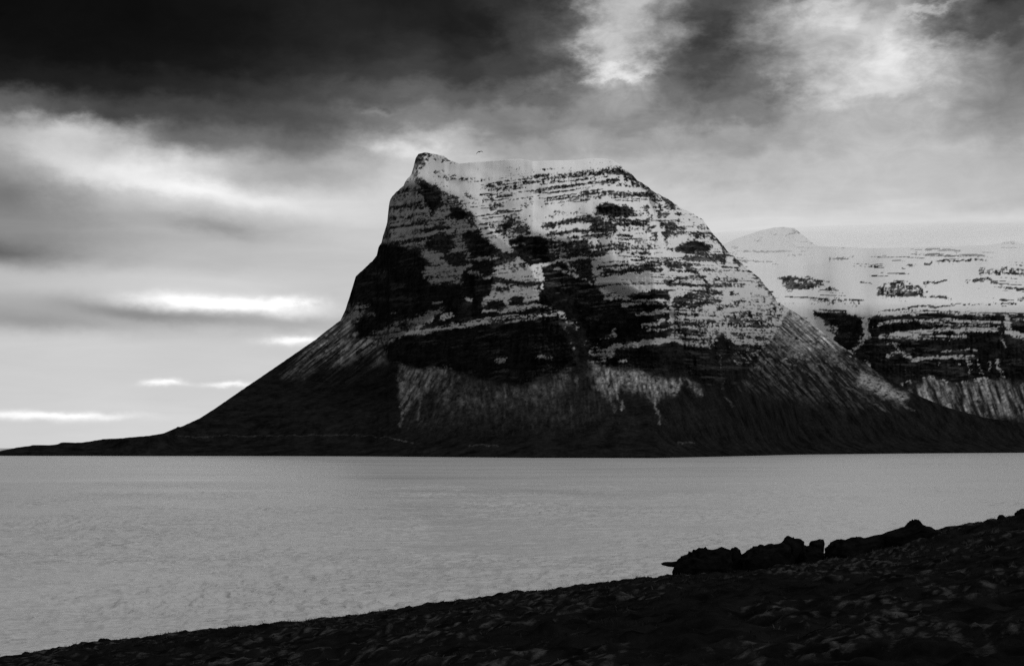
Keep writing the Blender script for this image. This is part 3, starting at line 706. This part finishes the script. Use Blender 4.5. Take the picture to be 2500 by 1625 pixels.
mat_far = mountain_material('snowy_summit', scale=0.35)
for tp, yb in ((FTOP, 8200.0), (GTOP, 9500.0)):
    uf = np.linspace(tp[0][0], tp[-1][0], 260)
    relief('far_mountain', mat_far, uf, 70, lambda u, tp=tp: interp(tp, u), lambda u: np.full(u.shape, 690.0), lambda u, yb=yb: yb + 0 * u, far_layers, lambda K, U, V: 0.55 + K, base=0.96, jag=0.2, strata=.4, seed=6, back=((300, 20), (1500, 500)))

# ------------------------------------------------------------------ sea
def sea_material():
    m, T, b = new_mat('sea_water')
    pos = T.new('ShaderNodeNewGeometry').outputs['Position']
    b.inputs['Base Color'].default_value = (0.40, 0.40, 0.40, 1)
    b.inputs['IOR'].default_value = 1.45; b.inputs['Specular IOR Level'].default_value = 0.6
    b.inputs['Roughness'].default_value = 0.18
    v1 = T.vmath('MULTIPLY', pos, (0.030, 0.045, 1.0))
    a1 = T.noise(v1, 1.0, 8.0, 0.56, 0.2)
    v3 = T.vmath('MULTIPLY', pos, (0.004, 0.012, 1.0))
    a3 = T.noise(v3, 1.0, 4.0, 0.55, 0.3)
    bp = T.new('ShaderNodeBump'); bp.inputs['Strength'].default_value = 1.0; bp.inputs['Distance'].default_value = 1.6
    T.l.new(a1.outputs[0], bp.inputs['Height']); T.l.new(bp.outputs[0], b.inputs['Normal'])
    T.l.new(T.mapr(a3.outputs[0], 0.3, 0.7, 0.24, 0.38), b.inputs['Roughness'])
    return m


# waves: a tessellated sheet, dense near the shore, wide and flat far out
sa = np.concatenate([-np.geomspace(6, 0.43, 24)[:-1], np.linspace(-0.42, 0.42, 640), np.geomspace(0.43, 6, 24)[1:]])
kk = np.arange(640)
sy = 62 + 0.33 / 0.0026 * (np.exp(0.0026 * kk) - 1)
ylast = sy[-1]
sy = np.concatenate([np.linspace(25, 60, 8), sy, np.geomspace(ylast * 1.004, 20000, 60)])
ga, gy = np.meshgrid(sa, sy)
gx = np.clip(ga * gy, -20000, 20000)
dyr = np.gradient(sy)[:, None]
wz = np.zeros_like(gx)
for k, (lx, ly, hgt) in enumerate([(0.8, 0.9, 0.05), (1.3, 1.5, 0.22), (2.2, 2.6, 0.38), (4.0, 4.5, 0.34), (9, 8, 0.22), (24, 16, 0.25)]):
    keep = 1 - sstep(0.30 * ly, 0.75 * ly, dyr)
    ca, sn = math.cos(0.2), math.sin(0.2)
    xr, yr = gx * ca + gy * sn, -gx * sn + gy * ca
    n = fbm(xr / lx + 31 * k, yr / ly + 17 * k, k, 2, 0.5)
    if k < 4: n = (1 - np.abs(n * 2 - 1)) ** 1.5
    gust = 0.35 + 1.3 * np.clip((fbm(gx / 30 + 3, gy / 55, 3, 4, 0.6) - 0.33) * 2.6, 0, 1.3)
    wz += keep * (n - 0.5) * hgt * gust
wz[:8] *= 0
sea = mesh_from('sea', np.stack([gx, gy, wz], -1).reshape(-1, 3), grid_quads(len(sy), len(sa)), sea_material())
sea['kind'] = 'structure'

# ------------------------------------------------------------------ near hillside
CREST = [(-600, 1690), (0, 1613), (38, 1609), (95, 1592), (246, 1566), (454, 1542), (681, 1520), (900, 1497), (1176, 1457), (1555, 1413), (1646, 1402), (1830, 1388), (1973, 1374), (2060, 1352), (2150, 1326), (2284, 1297), (2348, 1283), (2396, 1269), (2500, 1254), (3000, 1185)]
YC, DROP = 50.0, 2.6
_cx = np.array([(u - CX) / F * YC for u, v in CREST]); _cz = np.array([(HOR - v) / F * YC for u, v in CREST])
C0 = np.interp(0.0, _cx, _cz) / YC


def smooth_c(x):
    o = 0
    for d in (-1.2, -0.6, 0, 0.6, 1.2):
        o = o + np.interp(x + d, _cx, _cz)
    return o / 5


def hill_z(x, y):
    k = DROP / YC ** 2
    yy = np.minimum(y, 200)
    z = CAM_Z - DROP + 2 * DROP / YC * yy - k * yy ** 2 + C0 * yy + smooth_c(x) - C0 * YC
    return z


def hill_h(x, y):
    t1 = fbm(x / 2.6 + 40, y / 2.6 + 40, 2, 3) - 0.5
    t2 = fbm(x / 0.62 + 40, y / 0.55 + 40, 5, 3, 0.55) - 0.5
    t3 = fbm(x / 0.17 + 40, y / 0.17 + 40, 8, 2) - 0.5
    hum = np.clip(t2 * 2, -0.5, 1)
    return 0.26 * t1 + 0.20 * hum + 0.09 * t3 - 0.09


def hill_material():
    m, T, b = new_mat('heath')
    pos = T.new('ShaderNodeNewGeometry').outputs['Position']
    at = T.new('ShaderNodeAttribute'); at.attribute_name = 'pale'
    n1 = T.noise(pos, 16.0, 6.0, 0.7)
    n2 = T.noise(pos, 1.6, 4.0, 0.6)
    f = T.math('ADD', at.outputs['Fac'], T.math('MULTIPLY', T.math('SUBTRACT', n1.outputs[0], 0.5), 0.9))
    f = T.mapr(f, 0.15, 1.25, 0, 1)
    dark = T.mapr(n2.outputs[0], 0.35, 0.7, 0.003, 0.011)
    pale = T.mapr(n1.outputs[0], 0.3, 0.7, 0.03, 0.085)
    T.l.new(grey(T, T.mixf(f, dark, pale)), b.inputs['Base Color'])
    b.inputs['Roughness'].default_value = 0.95; b.inputs['Specular IOR Level'].default_value = 0.0
    bp = T.new('ShaderNodeBump'); bp.inputs['Strength'].default_value = 0.8; bp.inputs['Distance'].default_value = 0.06
    T.l.new(n1.outputs[0], bp.inputs['Height']); T.l.new(bp.outputs[0], b.inputs['Normal'])
    return m


def pale_map(x, y):
    p = sstep(0.48, 0.70, fbm(x / 0.11 + 70, y / 0.15 + 70, 4, 4, 0.7)) * sstep(0.28, 0.58, fbm(x / 2.6 + 20, y / 3.4 + 20, 6, 3))
    t2 = fbm(x / 0.62 + 40, y / 0.55 + 40, 5, 3, 0.55)      # the paler growth sits on the hummocks
    return p * (0.25 + 0.75 * sstep(0.42, 0.58, t2))


hx = np.concatenate([np.linspace(-70, -25, 40)[:-1], np.linspace(-25, 25, 470), np.linspace(25, 90, 50)[1:]])
hy = np.concatenate([np.linspace(-30, 9, 30)[:-1], np.linspace(9, 60, 330), np.linspace(60, 160, 80)[1:]])
gx, gy = np.meshgrid(hx, hy)
gz = hill_z(gx, gy) + hill_h(gx, gy)
gz = np.maximum(gz, -4 + 0 * gz)
hill = mesh_from('hillside', np.stack([gx, gy, gz], -1).reshape(-1, 3), grid_quads(len(hy), len(hx)), hill_material(), {'pale': pale_map(gx, gy)})
hill['kind'] = 'structure'


# grass: uncountable tufts
def build_grass():
    m, T, b = new_mat('withered_grass')
    at = T.new('ShaderNodeAttribute'); at.attribute_name = 'tone'
    T.l.new(grey(T, at.outputs['Fac']), b.inputs['Base Color'])
    b.inputs['Roughness'].default_value = 0.9; b.inputs['Specular IOR Level'].default_value = 0.05
    r = np.random.RandomState(5)
    n = 60000
    y = 12 + 44 * np.sqrt(r.rand(n)); x = (r.rand(n) * 2 - 1) * 0.40 * y
    clump = fbm(x / 0.7 + 12, y / 0.7 + 12, 7, 3)
    keep = r.rand(n) < sstep(0.40, 0.66, clump) * 0.9 + 0.08
    x, y, clump = x[keep], y[keep], clump[keep]; n = len(x)
    z = hill_z(x, y) + hill_h(x, y)
    h = (0.025 + 0.05 * r.rand(n) ** 2) * np.clip(y / 40, 0.5, 1) * (0.6 + 0.9 * sstep(0.45, 0.7, clump))
    wd = 0.006 + 0.008 * r.rand(n)
    a = r.rand(n) * 6.283; le = h * (0.3 + 0.9 * r.rand(n)); la = r.rand(n) * 6.283
    dx, dy = np.cos(a) * wd, np.sin(a) * wd
    p0 = np.stack([x - dx, y - dy, z - 0.02], -1); p1 = np.stack([x + dx, y + dy, z - 0.02], -1)
    p2 = np.stack([x + dx * .4 + np.cos(la) * le, y + dy * .4 + np.sin(la) * le, z + h], -1)
    p3 = np.stack([x - dx * .4 + np.cos(la) * le, y - dy * .4 + np.sin(la) * le, z + h], -1)
    P = np.stack([p0, p1, p2, p3], 1).reshape(-1, 3)
    q = np.arange(n * 4).reshape(n, 4)
    tone = np.where(pale_map(x, y) > 0.3, 0.035, 0.010) * (0.6 + 0.8 * r.rand(n))
    o = mesh_from('grass', P, q, m, {'tone': np.repeat(tone, 4)}, smooth=False)
    o['kind'] = 'stuff'; o['label'] = 'dark withered grass and heather covering the near hillside'; o['category'] = 'grass'


build_grass()


# ------------------------------------------------------------------ rocks on the brow of the hill
def rock_material():
    m, T, b = new_mat('dark_rock')
    pos = T.new('ShaderNodeNewGeometry').outputs['Position']
    n1 = T.noise(pos, 3.0, 6.0, 0.65)
    T.l.new(grey(T, T.mapr(n1.outputs[0], 0.3, 0.75, 0.0015, 0.009)), b.inputs['Base Color'])
    b.inputs['Roughness'].default_value = 0.9; b.inputs['Specular IOR Level'].default_value = 0.0
    bp = T.new('ShaderNodeBump'); bp.inputs['Strength'].default_value = 0.9; bp.inputs['Distance'].default_value = 0.08
    T.l.new(n1.outputs[0], bp.inputs['Height']); T.l.new(bp.outputs[0], b.inputs['Normal'])
    return m


ROCK = rock_material()


def make_rock(outline, y, depth, label, name='boulder', seed=1, rough=0.05, box=0.55):
    """outline: photo pixels round the rock; it becomes a full boulder of its own size at distance y"""
    pts = [((u - CX) / F * y, CAM_Z + (HOR - v) / F * y) for u, v in outline]
    cx = sum(p[0] for p in pts) / len(pts); cz = (min(p[1] for p in pts) + max(p[1] for p in pts)) / 2
    W = max(p[0] for p in pts) - min(p[0] for p in pts)
    th = np.array([math.atan2(p[1] - cz, p[0] - cx) for p in pts])
    rad = np.array([math.hypot(p[0] - cx, p[1] - cz) for p in pts])
    # ray / polygon distance for every direction
    def radius(t):
        dx, dz = math.cos(t), math.sin(t); best = 0
        for i in range(len(pts)):
            ax, az = pts[i][0] - cx, pts[i][1] - cz
            bx, bz = pts[(i + 1) % len(pts)][0] - cx, pts[(i + 1) % len(pts)][1] - cz
            ex, ez = bx - ax, bz - az
            den = dx * ez - dz * ex
            if abs(den) < 1e-9: continue
            tt = (ax * ez - az * ex) / den; ss = (ax * dz - az * dx) / den
            if tt > 0 and -1e-6 <= ss <= 1 + 1e-6: best = max(best, tt)
        return best
    tab = np.array([radius(t) for t in np.linspace(-math.pi, math.pi, 361)])
    bm = bmesh.new()
    bmesh.ops.create_icosphere(bm, subdivisions=4, radius=1.0)
    r = np.random.RandomState(seed)
    planes = [(Vector(r.randn(3)).normalized(), 0.86 + 0.16 * r.rand()) for _ in range(16)]
    for v in bm.verts:
        d = v.co.normalized()
        k = 1.0
        for nrm, off in planes:
            dd = d.dot(nrm)
            if dd > 0.2: k = min(k, off / dd)
        t = math.atan2(d.z, d.x); R = np.interp(t, np.linspace(-math.pi, math.pi, 361), tab)
        rho = math.hypot(d.x, d.z)
        prof = max(1e-6, rho) ** box          # squarer section than an egg
        kk = 1.0 - (1 - k) * (1 - rho * 0.8)
        nz = (fbm(np.array([d.x * 3 + seed]), np.array([d.z * 3 + d.y * 2.3]), seed, 4)[0] - 0.5)
        nf = (fbm(np.array([d.x * 11 + seed]), np.array([d.z * 11 + d.y * 9]), seed + 3, 3)[0] - 0.5)
        ng = (fbm(np.array([d.x * 24 + seed]), np.array([d.z * 24 + d.y * 21]), seed + 6, 2)[0] - 0.5)
        q = 1 + nz * rough * 3 + nf * rough * 5 + ng * rough * 3
        v.co = Vector((math.cos(t) * R * prof * q, d.y * depth * kk * (1 + nz * 0.3), math.sin(t) * R * prof * q))
    me = bpy.data.meshes.new(name); bm.to_mesh(me); bm.free()
    me.materials.append(ROCK)
    o = bpy.data.objects.new(name, me); o.location = (cx, y, cz); col.objects.link(o)
    o['label'] = label; o['category'] = 'rock'; o['group'] = 'rocks along the brow of the hillside'
    return o


make_rock([(1613, 1374), (1625, 1371), (1645, 1371), (1672, 1366), (1680, 1378), (1655, 1384), (1630, 1382), (1615, 1378)], 48.6, 0.35, 'thin flat slab jutting out over the water, leftmost of the rocks', 'rock_slab', 2, .03)
make_rock([(1644, 1398), (1647, 1382), (1655, 1369), (1664, 1362), (1668, 1356), (1680, 1352), (1684, 1346), (1692, 1349), (1700, 1343), (1712, 1339), (1724, 1339), (1734, 1344), (1742, 1341), (1755, 1342), (1762, 1338), (1777, 1338), (1779, 1350), (1783, 1352), (1784, 1364), (1790, 1410), (1720, 1425), (1650, 1410)], 48, 0.9, 'broad black boulder with a rounded hump beside the jutting slab', seed=3, rough=.065)
make_rock([(1782, 1352), (1785, 1339), (1795, 1335), (1804, 1340), (1811, 1352), (1813, 1400), (1780, 1400)], 48.3, 0.35, 'small upright stone standing just right of the broad black boulder', seed=5, rough=.065)
make_rock([(1806, 1360), (1818, 1353), (1826, 1346), (1838, 1341), (1846, 1334), (1860, 1330), (1868, 1333), (1882, 1329), (1893, 1331), (1905, 1325), (1930, 1330), (1940, 1370), (1900, 1410), (1830, 1415), (1806, 1400)], 48.2, 0.9, 'long low boulder sloping up to the tall knob', seed=7, rough=.065)
make_rock([(1911, 1334), (1913, 1317), (1918, 1311), (1929, 1309), (1936, 1311), (1940, 1316), (1952, 1314), (1961, 1322), (1962, 1345), (1955, 1395), (1912, 1395)], 48.4, 0.55, 'tall knobbly boulder with a rounded top, highest of the middle rocks', seed=9, rough=.065)
make_rock([(1948, 1345), (1960, 1332), (1980, 1334), (2004, 1340), (2008, 1360), (2005, 1400), (1950, 1400)], 48.1, 0.7, 'low dark rock filling the dip between tall knob and square block', seed=11, rough=.065)
make_rock([(1977, 1336), (1978, 1321), (1992, 1318), (2010, 1315), (2011, 1325), (2009, 1342), (2005, 1385), (1980, 1385)], 48.5, 0.35, 'square block with a flat slanting top beside a narrow gap', 'rock_block', 12, .02, .3)
make_rock([(2019, 1352), (2024, 1333), (2034, 1325), (2044, 1322), (2056, 1317), (2066, 1318), (2082, 1314), (2094, 1310), (2104, 1312), (2125, 1310), (2138, 1309), (2150, 1304), (2172, 1302), (2175, 1335), (2130, 1375), (2040, 1395), (2020, 1380)], 47.6, 0.9, 'long flat-lying rock to the right of the narrow gap', seed=14, rough=.065)
make_rock([(2150, 1309), (2165, 1300), (2195, 1292), (2220, 1284), (2231, 1276), (2237, 1263), (2244, 1275), (2258, 1284), (2274, 1286), (2284, 1294), (2280, 1325), (2200, 1350), (2150, 1345)], 47.3, 0.9, 'rock rising to a sharp pointed tip, right end of the row', seed=16, rough=.02)
make_rock([(2436, 1261), (2440, 1256), (2448, 1256), (2455, 1261), (2455, 1275), (2437, 1275)], 49, 0.12, 'small round stone alone on the brow near the right edge', 'stone', 18)
make_rock([(2480, 1252), (2488, 1245), (2500, 1241), (2520, 1242), (2535, 1252), (2530, 1285), (2485, 1280)], 49, 0.35, 'dark boulder cut off by the right edge of the picture', seed=20)
make_rock([(2340, 1283), (2344, 1281), (2350, 1281), (2354, 1285), (2352, 1296), (2341, 1296)], 49, 0.08, 'tiny stone on the brow between pointed rock and round stone', 'stone', 22)
make_rock([(240, 1561), (246, 1557), (262, 1558), (276, 1563), (274, 1572), (245, 1575)], 49.5, 0.15, 'low stone on the brow at the far left of the hillside', 'stone', 24)
make_rock([(92, 1592), (98, 1587), (110, 1587), (120, 1592), (118, 1603), (95, 1604)], 49.5, 0.15, 'small stone nearest the bottom left corner on the brow', 'stone', 26)


# ------------------------------------------------------------------ bird
def make_bird():
    Y = 380.0
    m, T, b = new_mat('bird_plumage')
    pos = T.new('ShaderNodeTexCoord').outputs['Object']
    n = T.noise(pos, 6.0, 3.0, 0.5)
    T.l.new(grey(T, T.mapr(n.outputs[0], 0.3, 0.7, 0.01, 0.03)), b.inputs['Base Color'])
    b.inputs['Roughness'].default_value = 0.8
    vs = [((0, -.30, -.02), .02, .015), ((0, -.20, 0), .06, .06), ((0, 0, 0), .10, .09), ((0, .16, 0), .07, .06), ((0, .34, -.01), .07, .018),   # beak/head/body/tail
          ((-.22, 0, .02), .12, .06), ((-.42, .02, -.16), .11, .05), ((-.62, .08, -.42), .03, .012),
          ((.20, 0, .10), .12, .06), ((.42, .02, .14), .11, .05), ((.70, .10, .0), .03, .012)]
    es = [(0, 1), (1, 2), (2, 3), (3, 4), (2, 5), (5, 6), (6, 7), (2, 8), (8, 9), (9, 10)]
    me = bpy.data.meshes.new('bird'); me.from_pydata([v[0] for v in vs], es, []); me.update()
    o = bpy.data.objects.new('bird', me); col.objects.link(o)
    sk = o.modifiers.new('skin', 'SKIN')
    for i, v in enumerate(vs):
        d = me.skin_vertices[0].data[i]; d.radius = (v[1], v[2]); d.use_root = (i == 2)
    sb = o.modifiers.new('sub', 'SUBSURF'); sb.levels = 1; sb.render_levels = 2
    me.materials.append(m)
    o.location = ((1170.5 - CX) / F * Y, Y, CAM_Z + (HOR - 371) / F * Y)
    o.rotation_euler = (0, 0, math.radians(20)); o.scale = (1.5, 1.5, 1.7)
    o['label'] = 'small dark seabird gliding just above the summit of the mountain'; o['category'] = 'bird'


make_bird()

# ------------------------------------------------------------------ low cloud
def make_mist():
    """low cloud lying on the plateau behind the ridge"""
    m = bpy.data.materials.new('low_cloud'); m.use_nodes = True
    T = NT(m.node_tree); T.n.clear()
    v = T.new('ShaderNodeVolumePrincipled'); v.inputs['Color'].default_value = (0.995, 0.995, 0.995, 1); v.inputs['Density'].default_value = 1.7e-3
    o = T.new('ShaderNodeOutputMaterial'); T.l.new(v.outputs[0], o.inputs['Volume'])
    bm = bmesh.new(); bmesh.ops.create_icosphere(bm, subdivisions=4, radius=1.0)
    for q in bm.verts:
        d = q.co.copy()
        k = 1 + 0.35 * (fbm(np.array([d.x * 2.2 + 5]), np.array([d.z * 1.5 + d.y * 2]), 3, 3)[0] - 0.5)
        q.co = Vector((d.x * 1150 * k, d.y * 600 * k, d.z * 40 * k))
    me = bpy.data.meshes.new('mist'); bm.to_mesh(me); bm.free(); me.materials.append(m)
    Y = ridge['crest_depth'] - 150.0
    ob = bpy.data.objects.new('mist', me); ob.location = ((2290 - CX) / F * Y, Y, CAM_Z + (HOR - 611) / F * Y)
    col.objects.link(ob); ob['kind'] = 'stuff'
    ob['label'] = 'pale low cloud lying on the snowy plateau at the right'; ob['category'] = 'mist'


make_mist()
